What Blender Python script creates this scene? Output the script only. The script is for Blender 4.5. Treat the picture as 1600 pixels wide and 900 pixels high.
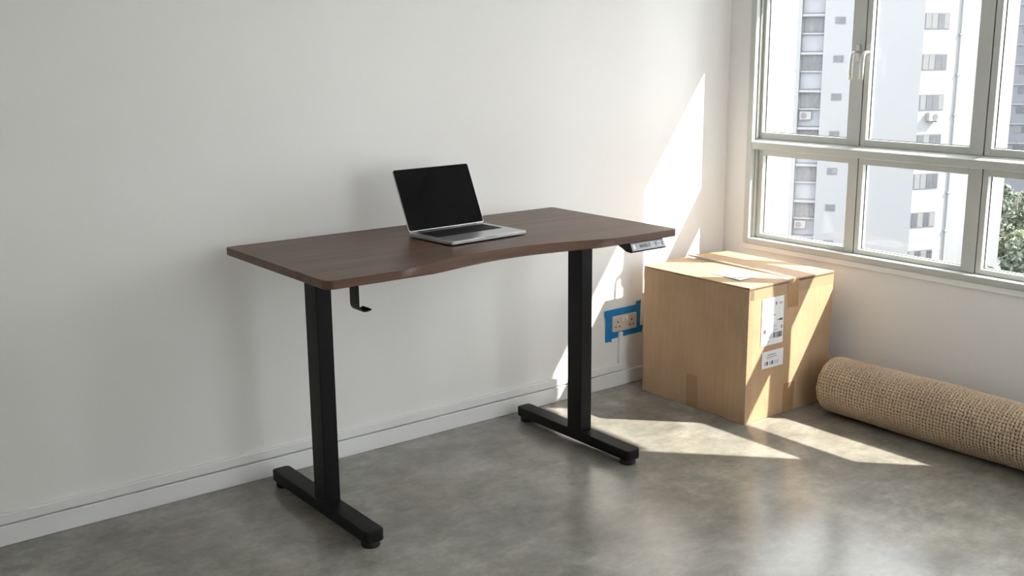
import bpy, bmesh, math, random
import numpy as np
from mathutils import Vector, Matrix

random.seed(7)
for o in list(bpy.data.objects):
    bpy.data.objects.remove(o, do_unlink=True)
SC = bpy.context.scene
COL = SC.collection

# ------------------------------------------------------------------ camera
# world: back wall = plane y=0, window wall = plane x=0, floor = plane z=0, metres
F_PX = 1691.7
CAM = Vector((-3.939, -3.4703, 1.515))
yaw, pitch, roll = (math.radians(a) for a in (37.407, 12.602, -0.4505))
fwd = Vector((math.sin(yaw) * math.cos(pitch), math.cos(yaw) * math.cos(pitch), -math.sin(pitch)))
rgt0 = Vector((math.cos(yaw), -math.sin(yaw), 0))
up0 = rgt0.cross(fwd)
rgt = math.cos(roll) * rgt0 + math.sin(roll) * up0
upv = -math.sin(roll) * rgt0 + math.cos(roll) * up0
cd = bpy.data.cameras.new('camera')
cam = bpy.data.objects.new('camera', cd)
COL.objects.link(cam)
cam.matrix_world = Matrix(((rgt.x, upv.x, -fwd.x, CAM.x), (rgt.y, upv.y, -fwd.y, CAM.y),
                           (rgt.z, upv.z, -fwd.z, CAM.z), (0, 0, 0, 1)))
cd.sensor_fit = 'HORIZONTAL'
cd.sensor_width = 36.0
cd.lens = 36.0 * F_PX / 1600.0
cd.clip_start = 0.05
cd.clip_end = 2000
SC.camera = cam

# ------------------------------------------------------------------ sky, sun, exposure
w = bpy.data.worlds.new('sky')
SC.world = w
w.use_nodes = True
bg = w.node_tree.nodes['Background']
bg.inputs['Color'].default_value = (0.97, 0.985, 1.0, 1)
SKY = 5.4
bg.inputs['Strength'].default_value = SKY
SUN_DIR = Vector((-0.94, 1.0, -1.335)).normalized()
sd = bpy.data.lights.new('sun', 'SUN')
sd.energy = 14.0
sd.angle = math.radians(0.6)
sd.color = (1.0, 0.93, 0.82)
sun = bpy.data.objects.new('sun', sd)
COL.objects.link(sun)
sun.rotation_euler = SUN_DIR.to_track_quat('-Z', 'Y').to_euler()
sun.location = (6, -6, 9)
vs = SC.view_settings
vs.view_transform = 'Standard'
vs.look = 'None'
vs.exposure = 0.36
vs.gamma = 1.0
vs.use_curve_mapping = False

# ------------------------------------------------------------------ helpers
def ray(px, py):
    return fwd + rgt * ((px - 800) / F_PX) - upv * ((py - 450) / F_PX)

def tag(o, label=None, cat=None, group=None, kind=None):
    if label: o['label'] = label
    if cat: o['category'] = cat
    if group: o['group'] = group
    if kind: o['kind'] = kind
    return o

def empty(name, loc, label, cat, rz=0.0, group=None):
    e = bpy.data.objects.new(name, None)
    COL.objects.link(e)
    e.empty_display_size = 0.05
    e.location = loc
    e.rotation_euler = (0, 0, rz)
    return tag(e, label, cat, group)

def link(name, me, mat, parent=None, loc=None, rot=None):
    o = bpy.data.objects.new(name, me)
    COL.objects.link(o)
    if mat is not None and len(me.materials) == 0:
        me.materials.append(mat)
    if parent is not None:
        o.parent = parent
    if loc is not None: o.location = loc
    if rot is not None: o.rotation_euler = rot
    return o

def finish(name, bm, mat, parent=None, smooth=False, loc=None, rot=None):
    bmesh.ops.recalc_face_normals(bm, faces=bm.faces)
    me = bpy.data.meshes.new(name)
    bm.to_mesh(me)
    bm.free()
    if smooth:
        me.polygons.foreach_set('use_smooth', [True] * len(me.polygons))
    return link(name, me, mat, parent, loc, rot)

def addbox(bm, x0, x1, y0, y1, z0, z1):
    if x0 > x1: x0, x1 = x1, x0
    if y0 > y1: y0, y1 = y1, y0
    if z0 > z1: z0, z1 = z1, z0
    v = [bm.verts.new(p) for p in ((x0, y0, z0), (x1, y0, z0), (x1, y1, z0), (x0, y1, z0),
                                   (x0, y0, z1), (x1, y0, z1), (x1, y1, z1), (x0, y1, z1))]
    for f in ((3, 2, 1, 0), (4, 5, 6, 7), (0, 1, 5, 4), (1, 2, 6, 5), (2, 3, 7, 6), (3, 0, 4, 7)):
        bm.faces.new([v[i] for i in f])
    return v

def bevel(bm, r, seg=2):
    bmesh.ops.bevel(bm, geom=list(bm.edges), offset=r, segments=seg, affect='EDGES', profile=0.5, clamp_overlap=True)

def box(name, x0, x1, y0, y1, z0, z1, mat, parent=None, bev=0.0, seg=2, loc=None, rot=None):
    bm = bmesh.new()
    addbox(bm, x0, x1, y0, y1, z0, z1)
    if bev > 0: bevel(bm, bev, seg)
    return finish(name, bm, mat, parent, False, loc, rot)

def boxes(name, lst, mat, parent=None, bev=0.0):
    bm = bmesh.new()
    for b in lst: addbox(bm, *b)
    if bev > 0: bevel(bm, bev, 1)
    return finish(name, bm, mat, parent)

def prism(name, pts, z0, z1, mat, parent=None, bev=0.0, seg=2, axis='z', loc=None, rot=None):
    """extrude a 2D outline; axis z: (x,y), axis x: pts=(y,z), axis y: pts=(x,z)"""
    bm = bmesh.new()
    def P(a, b, c):
        return {'z': (a, b, c), 'x': (c, a, b), 'y': (a, c, b)}[axis]
    lo = [bm.verts.new(P(a, b, z0)) for a, b in pts]
    hi = [bm.verts.new(P(a, b, z1)) for a, b in pts]
    n = len(pts)
    bm.faces.new(lo[::-1]); bm.faces.new(hi)
    for i in range(n):
        bm.faces.new((lo[i], lo[(i + 1) % n], hi[(i + 1) % n], hi[i]))
    bmesh.ops.recalc_face_normals(bm, faces=bm.faces)
    if bev > 0:
        bmesh.ops.bevel(bm, geom=[e for e in bm.edges if e.calc_face_angle(0) > 0.6], offset=bev, segments=seg,
                        affect='EDGES', profile=0.5, clamp_overlap=True)
    return finish(name, bm, mat, parent, False, loc, rot)

def cyl(name, c, r, h, mat, parent=None, axis='z', n=24, r2=None, smooth=True, bev=0.0):
    bm = bmesh.new()
    bmesh.ops.create_cone(bm, cap_ends=True, segments=n, radius1=r, radius2=r if r2 is None else r2, depth=h)
    M = {'z': Matrix.Identity(4), 'x': Matrix.Rotation(math.pi / 2, 4, 'Y'), 'y': Matrix.Rotation(math.pi / 2, 4, 'X')}[axis]
    bmesh.ops.transform(bm, matrix=Matrix.Translation(c) @ M, verts=bm.verts)
    if bev > 0:
        bmesh.ops.bevel(bm, geom=[e for e in bm.edges if e.calc_face_angle(0) > 1.0], offset=bev, segments=2, affect='EDGES', profile=0.5)
    o = finish(name, bm, mat, parent)
    if smooth:
        for p in o.data.polygons: p.use_smooth = len(p.vertices) == 4
    return o

def sweep(name, path, prof, mat, parent=None, smooth=True):
    """sweep a closed 2D profile list along a 3D path (parallel transport, capped)"""
    bm = bmesh.new()
    path = [Vector(p) for p in path]
    rings = []
    nrm = None
    for i, p in enumerate(path):
        t = (path[min(i + 1, len(path) - 1)] - path[max(i - 1, 0)]).normalized()
        if nrm is None:
            a = Vector((0, 0, 1)) if abs(t.z) < 0.9 else Vector((0, 1, 0))
            nrm = (a - t * a.dot(t)).normalized()
        else:
            nrm = (nrm - t * nrm.dot(t)).normalized()
        b = t.cross(nrm)
        k = prof[i] if isinstance(prof[0], list) else prof
        rings.append([bm.verts.new(p + nrm * q[0] + b * q[1]) for q in k])
    n = len(rings[0])
    for r0, r1 in zip(rings, rings[1:]):
        for j in range(n):
            bm.faces.new((r0[j], r0[(j + 1) % n], r1[(j + 1) % n], r1[j]))
    bm.faces.new(rings[0][::-1]); bm.faces.new(rings[-1])
    return finish(name, bm, mat, parent, smooth)

def circ(r, n=10, sx=1.0, sy=1.0):
    return [(r * sx * math.cos(2 * math.pi * i / n), r * sy * math.sin(2 * math.pi * i / n)) for i in range(n)]

# ------------------------------------------------------------------ materials
class NT:
    def __init__(self, name):
        self.m = bpy.data.materials.new(name)
        self.m.use_nodes = True
        self.t = self.m.node_tree
        self.b = self.t.nodes['Principled BSDF']
        self.out = self.t.nodes['Material Output']
    def n(self, typ, **kw):
        nd = self.t.nodes.new(typ)
        for k, v in kw.items():
            if k.startswith('i_'):
                nd.inputs[k[2:].replace('_', ' ')].default_value = v
            else:
                setattr(nd, k, v)
        return nd
    def l(self, a, b): self.t.links.new(a, b)
    def coords(self, scale=(1, 1, 1), kind='Object', rot=(0, 0, 0)):
        tc = self.n('ShaderNodeTexCoord')
        mp = self.n('ShaderNodeMapping')
        mp.inputs['Scale'].default_value = scale
        mp.inputs['Rotation'].default_value = rot
        self.l(tc.outputs[kind], mp.inputs['Vector'])
        return mp.outputs['Vector']
    def noise(self, vec, scale, detail=4, rough=0.55, dist=0.0):
        nd = self.n('ShaderNodeTexNoise')
        nd.inputs['Scale'].default_value = scale
        nd.inputs['Detail'].default_value = detail
        nd.inputs['Roughness'].default_value = rough
        nd.inputs['Distortion'].default_value = dist
        self.l(vec, nd.inputs['Vector'])
        return nd.outputs['Fac']
    def ramp(self, fac, stops):
        r = self.n('ShaderNodeValToRGB')
        el = r.color_ramp.elements
        while len(el) < len(stops): el.new(0.5)
        for e, (p, c) in zip(el, stops):
            e.position = p
            e.color = (*c, 1) if len(c) == 3 else c
        self.l(fac, r.inputs['Fac'])
        return r.outputs['Color']
    def mix(self, fac, a, b, mode='MIX'):
        m = self.n('ShaderNodeMix', data_type='RGBA', blend_type=mode)
        if isinstance(fac, (int, float)): m.inputs[0].default_value = fac
        else: self.l(fac, m.inputs[0])
        for s, i in ((a, 6), (b, 7)):
            if isinstance(s, tuple): m.inputs[i].default_value = (*s, 1)
            else: self.l(s, m.inputs[i])
        return m.outputs[2]
    def maprange(self, v, a, b, c, d):
        m = self.n('ShaderNodeMapRange')
        for i, x in enumerate((a, b, c, d)): m.inputs[i + 1].default_value = x
        self.l(v, m.inputs[0])
        return m.outputs[0]
    def bump(self, h, strength, dist):
        b = self.n('ShaderNodeBump')
        b.inputs['Strength'].default_value = strength
        b.inputs['Distance'].default_value = dist
        self.l(h, b.inputs['Height'])
        self.l(b.outputs['Normal'], self.b.inputs['Normal'])
    def col(self, c):
        if isinstance(c, tuple): self.b.inputs['Base Color'].default_value = (*c, 1)
        else: self.l(c, self.b.inputs['Base Color'])
    def rough(self, r):
        if isinstance(r, (int, float)): self.b.inputs['Roughness'].default_value = r
        else: self.l(r, self.b.inputs['Roughness'])
    def set(self, **kw):
        for k, v in kw.items(): self.b.inputs[k.replace('_', ' ')].default_value = v

def simple(name, c, rough=0.5, metal=0.0, spec=0.5, var=0.05, vscale=18.0, bump=0.0):
    t = NT(name)
    v = t.coords()
    f = t.noise(v, vscale, 3)
    t.col(t.mix(f, tuple(max(0, x * (1 - var)) for x in c), tuple(min(1, x * (1 + var)) for x in c)))
    t.rough(rough)
    t.set(Metallic=metal, Specular_IOR_Level=spec)
    if bump: t.bump(t.noise(v, vscale * 8, 2), bump, 0.002)
    return t.m

M = {}
def wall_mat():
    t = NT('white_wall_paint')
    v = t.coords()
    f = t.noise(v, 1.3, 3)
    t.col(t.mix(f, (0.855, 0.845, 0.825), (0.885, 0.875, 0.86)))
    t.rough(0.75)
    t.set(Specular_IOR_Level=0.25)
    t.bump(t.noise(v, 60, 4, 0.6), 0.12, 0.003)
    return t.m
M['wall'] = wall_mat()
M['skirt'] = simple('skirting_paint', (0.86, 0.86, 0.86), 0.45, var=0.02)
M['ceiling'] = simple('ceiling_paint', (0.88, 0.88, 0.87), 0.8, var=0.02)

def floor_mat():
    t = NT('polished_concrete')
    v = t.coords()
    a = t.noise(v, 1.3, 8, 0.60, 0.25)
    b = t.noise(v, 6.5, 9, 0.66, 0.25)
    c = t.noise(v, 45, 5, 0.6)
    base = t.ramp(a, [(0.10, (0.120, 0.112, 0.092)), (0.50, (0.272, 0.262, 0.236)), (0.90, (0.48, 0.47, 0.43))])
    det = t.ramp(b, [(0.08, (0.34, 0.33, 0.30)), (0.50, (0.99, 0.99, 0.98)), (0.92, (1.75, 1.73, 1.68))])
    k = t.mix(0.85, base, det, 'MULTIPLY')
    fine = t.ramp(c, [(0.3, (0.88, 0.88, 0.88)), (0.7, (1.1, 1.1, 1.1))])
    k = t.mix(0.7, k, fine, 'MULTIPLY')
    # sparse pale flecks and scuffs
    s = t.noise(t.coords((1, 2.0, 1), rot=(0, 0, 0.6)), 70, 1, 0.5)
    k = t.mix(t.maprange(s, 0.80, 0.84, 0, 0.5), k, (0.36, 0.35, 0.33))
    k = t.mix(t.maprange(s, 0.20, 0.17, 0, 0.4), k, (0.10, 0.09, 0.08))
    k = t.mix(t.maprange(t.noise(v, 2.4, 5, 0.6, 0.4), 0.42, 0.72, 0, 0.55), k, t.mix(1.0, k, (1.02, 0.93, 0.78), 'MULTIPLY'))
    wisp = t.ramp(t.noise(t.coords((1, 2.6, 1), rot=(0, 0, 0.35)), 9, 9, 0.7, 0.5), [(0.1, (0.62, 0.62, 0.60)), (0.5, (0.98, 0.98, 0.98)), (0.9, (1.45, 1.45, 1.45))])
    k = t.mix(0.6, k, wisp, 'MULTIPLY')
    t.col(k)
    t.rough(t.maprange(b, 0.1, 0.9, 0.17, 0.265))
    t.set(Specular_IOR_Level=0.55)
    t.bump(t.noise(v, 14, 5, 0.6), 0.05, 0.004)
    return t.m
M['floor'] = floor_mat()

def wood_mat():
    t = NT('walnut_laminate')
    v = t.coords((0.55, 9, 9))
    a = t.noise(v, 2.6, 6, 0.6, 0.6)
    b = t.noise(t.coords((1.2, 70, 70)), 3.0, 3, 0.6)
    c = t.noise(t.coords((0.4, 2.2, 2)), 1.5, 3)
    k = t.ramp(a, [(0.28, (0.062, 0.026, 0.013)), (0.5, (0.108, 0.047, 0.025)), (0.72, (0.158, 0.074, 0.041))])
    k = t.mix(0.8, k, t.ramp(b, [(0.3, (0.78, 0.76, 0.74)), (0.7, (1.12, 1.12, 1.12))]), 'MULTIPLY')
    k = t.mix(0.5, k, t.ramp(c, [(0.35, (0.8, 0.78, 0.76)), (0.65, (1.15, 1.15, 1.15))]), 'MULTIPLY')
    t.col(k)
    t.rough(t.maprange(b, 0.3, 0.7, 0.36, 0.46))
    t.set(Specular_IOR_Level=0.5)
    t.bump(b, 0.05, 0.001)
    return t.m
M['wood'] = wood_mat()
M['black'] = simple('black_powder_coat', (0.0045, 0.0045, 0.0052), 0.48, spec=0.20, var=0.1, vscale=60)
M['black_plastic'] = simple('black_plastic', (0.012, 0.012, 0.013), 0.35)
M['rubber'] = simple('black_rubber', (0.01, 0.01, 0.01), 0.7)
M['panel_grey'] = simple('handset_grey', (0.42, 0.42, 0.45), 0.4)
M['display'] = simple('dark_display', (0.01, 0.01, 0.015), 0.15)
M['icon'] = simple('white_icon', (0.85, 0.85, 0.88), 0.5)
M['alu'] = simple('brushed_aluminium', (0.54, 0.54, 0.55), 0.32, metal=0.9, var=0.03)
M['alu_notch'] = simple('notch_aluminium', (0.36, 0.36, 0.37), 0.35, metal=0.8, var=0.03)
M['alu_dark'] = simple('dark_hinge', (0.05, 0.05, 0.055), 0.4, metal=0.4)
M['key'] = simple('black_key', (0.010, 0.010, 0.013), 0.6, spec=0.2)
M['screen'] = simple('black_glass_screen', (0.003, 0.003, 0.004), 0.05, spec=0.16, var=0.0)
M['frame'] = simple('grey_window_aluminium', (0.53, 0.545, 0.52), 0.42, metal=0.0, var=0.03)
M['gasket'] = simple('window_gasket', (0.03, 0.03, 0.03), 0.6)
M['handle'] = simple('satin_handle_metal', (0.62, 0.62, 0.60), 0.3, metal=0.5)
def glass_mat(name, tint=(1, 1, 1)):
    t = NT(name)
    for nd in list(t.t.nodes):
        if nd != t.out: t.t.nodes.remove(nd)
    tr = t.n('ShaderNodeBsdfTransparent'); tr.inputs[0].default_value = (*tint, 1)
    gl = t.n('ShaderNodeBsdfGlossy'); gl.inputs['Roughness'].default_value = 0.0
    fr = t.n('ShaderNodeFresnel'); fr.inputs['IOR'].default_value = 1.45
    ge = t.n('ShaderNodeNewGeometry')
    t.l(t.maprange(ge.outputs['Backfacing'], 0, 1, 1.45, 1 / 1.45), fr.inputs['IOR'])   # same reflectance on both faces of the pane
    mx = t.n('ShaderNodeMixShader')
    t.l(fr.outputs[0], mx.inputs[0]); t.l(tr.outputs[0], mx.inputs[1]); t.l(gl.outputs[0], mx.inputs[2])
    t.l(mx.outputs[0], t.out.inputs['Surface'])
    return t.m
M['glass'] = glass_mat('clear_window_glass', (0.96, 0.97, 0.97))

def card_mat():
    t = NT('brown_cardboard')
    v = t.coords()
    a = t.noise(v, 5, 5, 0.6)
    fl = t.noise(t.coords((1, 1, 0.03)), 130, 2)
    k = t.ramp(a, [(0.3, (0.45, 0.295, 0.178)), (0.7, (0.525, 0.352, 0.218))])
    k = t.mix(0.35, k, t.ramp(fl, [(0.35, (0.86, 0.85, 0.84)), (0.65, (1.08, 1.08, 1.08))]), 'MULTIPLY')
    t.col(k)
    t.rough(0.72)
    t.set(Specular_IOR_Level=0.25)
    h = t.mix(0.5, t.noise(v, 7, 3), fl)
    t.bump(h, 0.22, 0.004)
    return t.m
M['card'] = card_mat()
M['gap_dark'] = simple('dark_flap_gap', (0.09, 0.06, 0.038), 0.8, var=0.2, vscale=80)  # dark colour standing in for shade in the flap gap
def tape_mat(name, c, alpha, rough):
    t = NT(name)
    v = t.coords()
    t.col(t.mix(t.noise(v, 30, 3), tuple(x * 0.92 for x in c), c))
    t.rough(rough)
    t.set(Alpha=alpha, Specular_IOR_Level=0.6)
    t.bump(t.noise(t.coords((1, 1, 1)), 45, 3), 0.25, 0.003)
    return t.m
M['tape_clear'] = tape_mat('clear_packing_tape', (0.74, 0.64, 0.52), 0.25, 0.12)
M['tape_thin'] = tape_mat('thin_clear_tape', (0.60, 0.46, 0.31), 0.14, 0.12)
M['tape_brown'] = tape_mat('tan_packing_tape', (0.395, 0.240, 0.125), 1.0, 0.25)
M['paper'] = simple('label_paper', (0.80, 0.80, 0.82), 0.6, var=0.02)
M['ink'] = simple('label_ink', (0.10, 0.10, 0.13), 0.7)
M['ink_light'] = simple('label_ink_grey', (0.36, 0.36, 0.40), 0.7)
M['blue_tape'] = simple('blue_masking_tape', (0.008, 0.215, 0.56), 0.5, var=0.15, vscale=40, bump=0.2)
M['socket'] = simple('socket_plastic', (0.66, 0.58, 0.50), 0.4, var=0.02)
M['switch'] = simple('switch_plastic', (0.76, 0.70, 0.62), 0.35, var=0.02)
M['hole'] = simple('socket_hole', (0.03, 0.02, 0.02), 0.6)

def jute_mat():
    t = NT('woven_jute')
    v = t.coords()
    a = t.noise(t.coords((1, 1, 1)), 3.5, 3)
    b = t.noise(v, 160, 3, 0.7)
    k = t.ramp(a, [(0.3, (0.51, 0.395, 0.28)), (0.7, (0.62, 0.49, 0.355))])
    k = t.mix(0.8, k, t.ramp(b, [(0.3, (0.70, 0.68, 0.66)), (0.7, (1.2, 1.2, 1.2))]), 'MULTIPLY')
    t.col(k)
    t.rough(0.9)
    t.set(Specular_IOR_Level=0.1)
    t.bump(b, 0.5, 0.002)
    return t.m
M['jute'] = jute_mat()
M['jute_dark'] = simple('dark_jute', (0.20, 0.13, 0.075), 0.95, var=0.2, vscale=90)  # dark jute; on the roll it paints shade into the weave gaps

# exterior paints
M['facade'] = simple('pale_grey_facade_paint', (0.185, 0.19, 0.196), 0.8, spec=0.1, var=0.03, vscale=0.4)
M['facade_panel'] = simple('blue_grey_spandrel_paint', (0.185, 0.193, 0.212), 0.8, spec=0.1, var=0.04, vscale=0.6)
M['far_facade'] = simple('lavender_grey_facade_paint', (0.120, 0.125, 0.14), 0.8, spec=0.1, var=0.03, vscale=0.3)
M['ext_frame'] = simple('exterior_window_frame', (0.075, 0.080, 0.086), 0.5)
M['ext_pane'] = simple('hazy_window_pane', (0.048, 0.052, 0.060), 0.25, var=0.45, vscale=1.6)
M['ext_curtain'] = simple('pale_curtain', (0.105, 0.109, 0.115), 0.8, var=0.2, vscale=3)
M['ac_white'] = simple('aircon_casing', (0.155, 0.152, 0.146), 0.5)
M['ac_dark'] = simple('aircon_fan', (0.08, 0.08, 0.083), 0.6)
M['ledge_outer'] = simple('outer_concrete_paint', (0.55, 0.55, 0.54), 0.8)
M['leaf'] = simple('tree_leaf', (0.125, 0.150, 0.110), 0.6, var=0.35, vscale=0.8)
M['leaf_b'] = simple('tree_leaf_yellowish', (0.160, 0.178, 0.105), 0.6, var=0.3, vscale=0.8)
M['bark'] = simple('tree_bark', (0.08, 0.06, 0.045), 0.9)
M['ground'] = simple('pale_paving', (0.11, 0.115, 0.12), 0.9, var=0.15, vscale=0.15)

# ------------------------------------------------------------------ room shell
RX, RY, RZ = -4.9, -4.9, 2.6            # far left wall, wall behind the camera, ceiling
T = 0.16                                 # wall thickness
WY0, WY1, WZ0, WZ1 = -0.140, -2.090, 0.618, 2.10   # window opening
VY0, VY1, VZ0, VZ1 = -2.30, -3.74, 0.15, 2.30     # added unseen second window further along the same wall
def structure(name, lst, mat, label, cat):
    o = boxes(name, lst, mat)
    return tag(o, label, cat, kind='structure')
structure('floor', [(RX, 0.0, RY, 0.0, -0.12, 0.0)], M['floor'], 'polished grey concrete floor with cloudy mottling', 'floor')
structure('ceiling', [(RX, 0.0, RY, 0.0, RZ, RZ + 0.12)], M['ceiling'], 'white ceiling above the room', 'ceiling')
structure('wall_back', [(RX - T, T, 0.0, T, -0.12, RZ + 0.12)], M['wall'], 'long white painted wall behind the desk', 'wall')
structure('wall_right', [(0, T, RY - T, VY1, -0.12, RZ + 0.12), (0, T, VY0, WY1, -0.12, RZ + 0.12), (0, T, WY0, 0.0, -0.12, RZ + 0.12),
                         (0, T, WY1, WY0, -0.12, WZ0), (0, T, WY1, WY0, WZ1, RZ + 0.12),
                         (0, T, VY1, VY0, -0.12, VZ0), (0, T, VY1, VY0, VZ1, RZ + 0.12)],
          M['wall'], 'white wall around and below the windows', 'wall')
structure('sun_block_wing', [(T, 1.50, -4.6, -3.80, -24.0, 7.0)], M['ledge_outer'], 'added unseen outer wing that keeps the sun off the second window', 'wall')  # added out of view to block sun from the second window
structure('wall_left', [(RX - T, RX, RY - T, 0.0, -0.12, RZ + 0.12)], M['wall'], 'white wall at the far left of the room', 'wall')
UX0, UX1, UZ0, UZ1 = -2.30, -0.60, 0.60, 2.25     # added unseen fill-light window on the wall behind the camera
structure('wall_front', [(RX, UX0, RY - T, RY, -0.12, RZ + 0.12), (UX1, 0.0, RY - T, RY, -0.12, RZ + 0.12),
                         (UX0, UX1, RY - T, RY, -0.12, UZ0), (UX0, UX1, RY - T, RY, UZ1, RZ + 0.12)],
          M['wall'], 'white wall opposite the desk wall', 'wall')
# skirting and cable trunking on the back wall
sk = box('baseboard_back', RX, 0.0, -0.016, 0.0, 0.0, 0.0655, M['skirt'], None, 0.002, 1)
tag(sk, 'low flat white skirting along the back wall', 'baseboard', kind='structure')
tr = tag(box('trim_1', RX, -0.664, -0.014, 0.0, 0.0700, 0.104, M['skirt'], None, 0.003, 2),
         'slim white cable trunking running above the skirting', 'trunking', kind='structure')
tag(box('trim_2', -0.686, -0.664, -0.014, 0.0, 0.104, 0.250, M['skirt'], None, 0.002, 1),
    'short upright white trunking below the wall socket', 'trunking', kind='structure')
# concrete sunshade ledge above the window, outside
tag(box('trim_3', T, 0.340, WY1 - 0.15, WY0 + 0.9, WZ1, WZ1 + 0.10, M['ledge_outer'], None, 0.004, 1),
    'concrete sunshade ledge above the window outside', 'ledge', kind='structure')

# ------------------------------------------------------------------ window
win = empty('window_1', (0, 0, WZ0), 'grey aluminium window with three tall casements over three fixed panes', 'window')
win['kind'] = 'structure'
WO = Vector((0, 0, WZ0))
def wbox(name, y0, y1, z0, z1, x0, x1, mat, parent=win, bev=0.0015):
    base = WZ0 if parent is not None else 0
    return box(name, x0, x1, y0, y1, z0 - base, z1 - base, mat, parent, bev, 1)
FX0, FX1 = -0.012, 0.075        # frame depth (room side is slightly proud)
def ring(name, y0, y1, z0, z1, wl, wr, wb, wt, x0, x1, mat, parent=win, bev=0.0015):
    """rectangular frame; y0 is the corner side (larger y)"""
    bm = bmesh.new()
    b = WZ0
    addbox(bm, x0, x1, y0, y0 - wl, z0 - b, z1 - b)
    addbox(bm, x0, x1, y1 + wr, y1, z0 - b, z1 - b)
    addbox(bm, x0, x1, y0 - wl, y1 + wr, z0 - b, z0 + wb - b)
    addbox(bm, x0, x1, y0 - wl, y1 + wr, z1 - wt - b, z1 - b)
    if bev: bevel(bm, bev, 1)
    return finish(name, bm, mat, parent)
# outer frame: a stepped profile on the corner side
SB = 0.030                        # sashes sit this far behind the wall face
def yb(d, x=SB):                  # wall-face distance d from the corner seen at depth x
    return d - x * (3.47 - d) / 3.94
ring('outer_frame', -0.133, -2.095, 0.602, WZ1, 0.030, 0.040, 0.026, 0.04, -0.014, 0.10, M['frame'])
wbox('jamb_step', -0.1631, -0.1700, 0.628, WZ1 - 0.04, 0.012, 0.085, M['frame'])
wbox('jamb_step', -2.055, -2.035, 0.628, WZ1 - 0.04, 0.012, 0.085, M['frame'])
wbox('sill_strip', -0.128, -2.100, 0.576, 0.601, -0.010, 0.0, M['wall'])
# transom with a sloped ledge
prism('transom', [(FX0, 1.043 - WZ0), (FX0, 1.075 - WZ0), (0.020, 1.089 - WZ0), (0.085, 1.089 - WZ0), (0.085, 1.043 - WZ0)],
      -2.055, -0.1635, M['frame'], win, 0.0015, 1, axis='y')
# upper casements (sashes) and lower fixed lights: sash edges and glass edges, as distances from the corner on the wall face
upper = [(0.196, 0.209, 0.664, 0.727), (0.733, 0.757, 1.222, 1.278), (1.284, 1.310, 2.010, 2.045)]
lower = [(0.196, 0.222, 0.681, 0.728), (0.733, 0.755, 1.226, 1.283), (1.288, 1.310, 2.010, 2.045)]
def pane_set(e, z0, z1, wb, wt, kind):
    y0, g0, g1, y1 = (yb(q) for q in e)
    wl, wr = g0 - y0, y1 - g1
    s = ring(kind, -y0, -y1, z0, z1, wl, wr, wb, wt, SB, SB + 0.046, M['frame'], bev=0.001)
    p = box('pane', SB + 0.026, SB + 0.032, -(y0 + wl - 0.004), -(y1 - wr + 0.004), z0 + wb - 0.004 - WZ0, z1 - wt + 0.004 - WZ0, M['glass'], s)
    ring('gasket', -(y0 + wl - 0.001), -(y1 - wr + 0.001), z0 + wb - 0.001, z1 - wt + 0.001, 0.0045, 0.0025, 0.0035, 0.0025, SB + 0.0235, SB + 0.0255, M['gasket'], s, 0)
    return s
up_s = [pane_set(e, 1.0895, WZ1 - 0.04, 0.029, 0.045, 'casement_sash') for e in upper]
lo_s = [pane_set(e, 0.629, 1.0425, 0.020, 0.030, 'fixed_light') for e in lower]
for y in (yb(0.730), yb(1.2815)):
    wbox('mullion', -(y - 0.0025), -(y + 0.0025), 1.0895, WZ1 - 0.04, SB + 0.012, 0.085, M['gasket'], win, 0)
    wbox('mullion', -(y - 0.0022), -(y + 0.0022), 0.629, 1.042, SB + 0.008, 0.085, M['gasket'], win, 0)
def handle(y, parent):
    z = 1.475 - WZ0
    y = yb(y)
    bm = bmesh.new(); addbox(bm, SB - 0.009, SB, -y - 0.011, -y + 0.011, z - 0.036, z + 0.036); bevel(bm, 0.004, 2)
    h = finish('window_handle', bm, M['handle'], parent)
    pts = [(SB + q, -y, z + k) for q, k in ((-0.005, 0.004), (-0.026, 0.004), (-0.040, -0.004), (-0.046, -0.022), (-0.048, -0.050), (-0.049, -0.080), (-0.049, -0.108))]
    sweep('lever', pts, circ(0.0085, 10, 0.75, 1.15), M['handle'], h)
handle(0.700, up_s[0]); handle(0.752, up_s[1])

# added second window on the same wall, out of view, for side light
win2 = empty('side_fill_window', (0, VY0, VZ0), 'added unseen full-height two-sash window further along the window wall, for side light', 'window')
win2['kind'] = 'structure'
vh, vw = VZ1 - VZ0, VY0 - VY1
boxes('outer_frame', [(0, 0.10, -0.04, 0, 0, vh), (0, 0.10, -vw, -vw + 0.04, 0, vh), (0, 0.10, -vw + 0.04, -0.04, 0, 0.03), (0, 0.10, -vw + 0.04, -0.04, vh - 0.03, vh)], M['frame'], win2)
gw = (vw - 0.08) / 2
for i in range(2):
    a = -0.04 - i * gw
    sl = boxes('casement_sash', [(0.03, 0.08, a - 0.04, a, 0.03, vh - 0.03), (0.03, 0.08, a - gw, a - gw + 0.04, 0.03, vh - 0.03),
                                 (0.03, 0.08, a - gw + 0.04, a - 0.04, 0.03, 0.07), (0.03, 0.08, a - gw + 0.04, a - 0.04, vh - 0.07, vh - 0.03)], M['frame'], win2)
    box('pane', 0.052, 0.058, a - gw + 0.036, a - 0.036, 0.066, vh - 0.066, M['glass'], sl)

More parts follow.
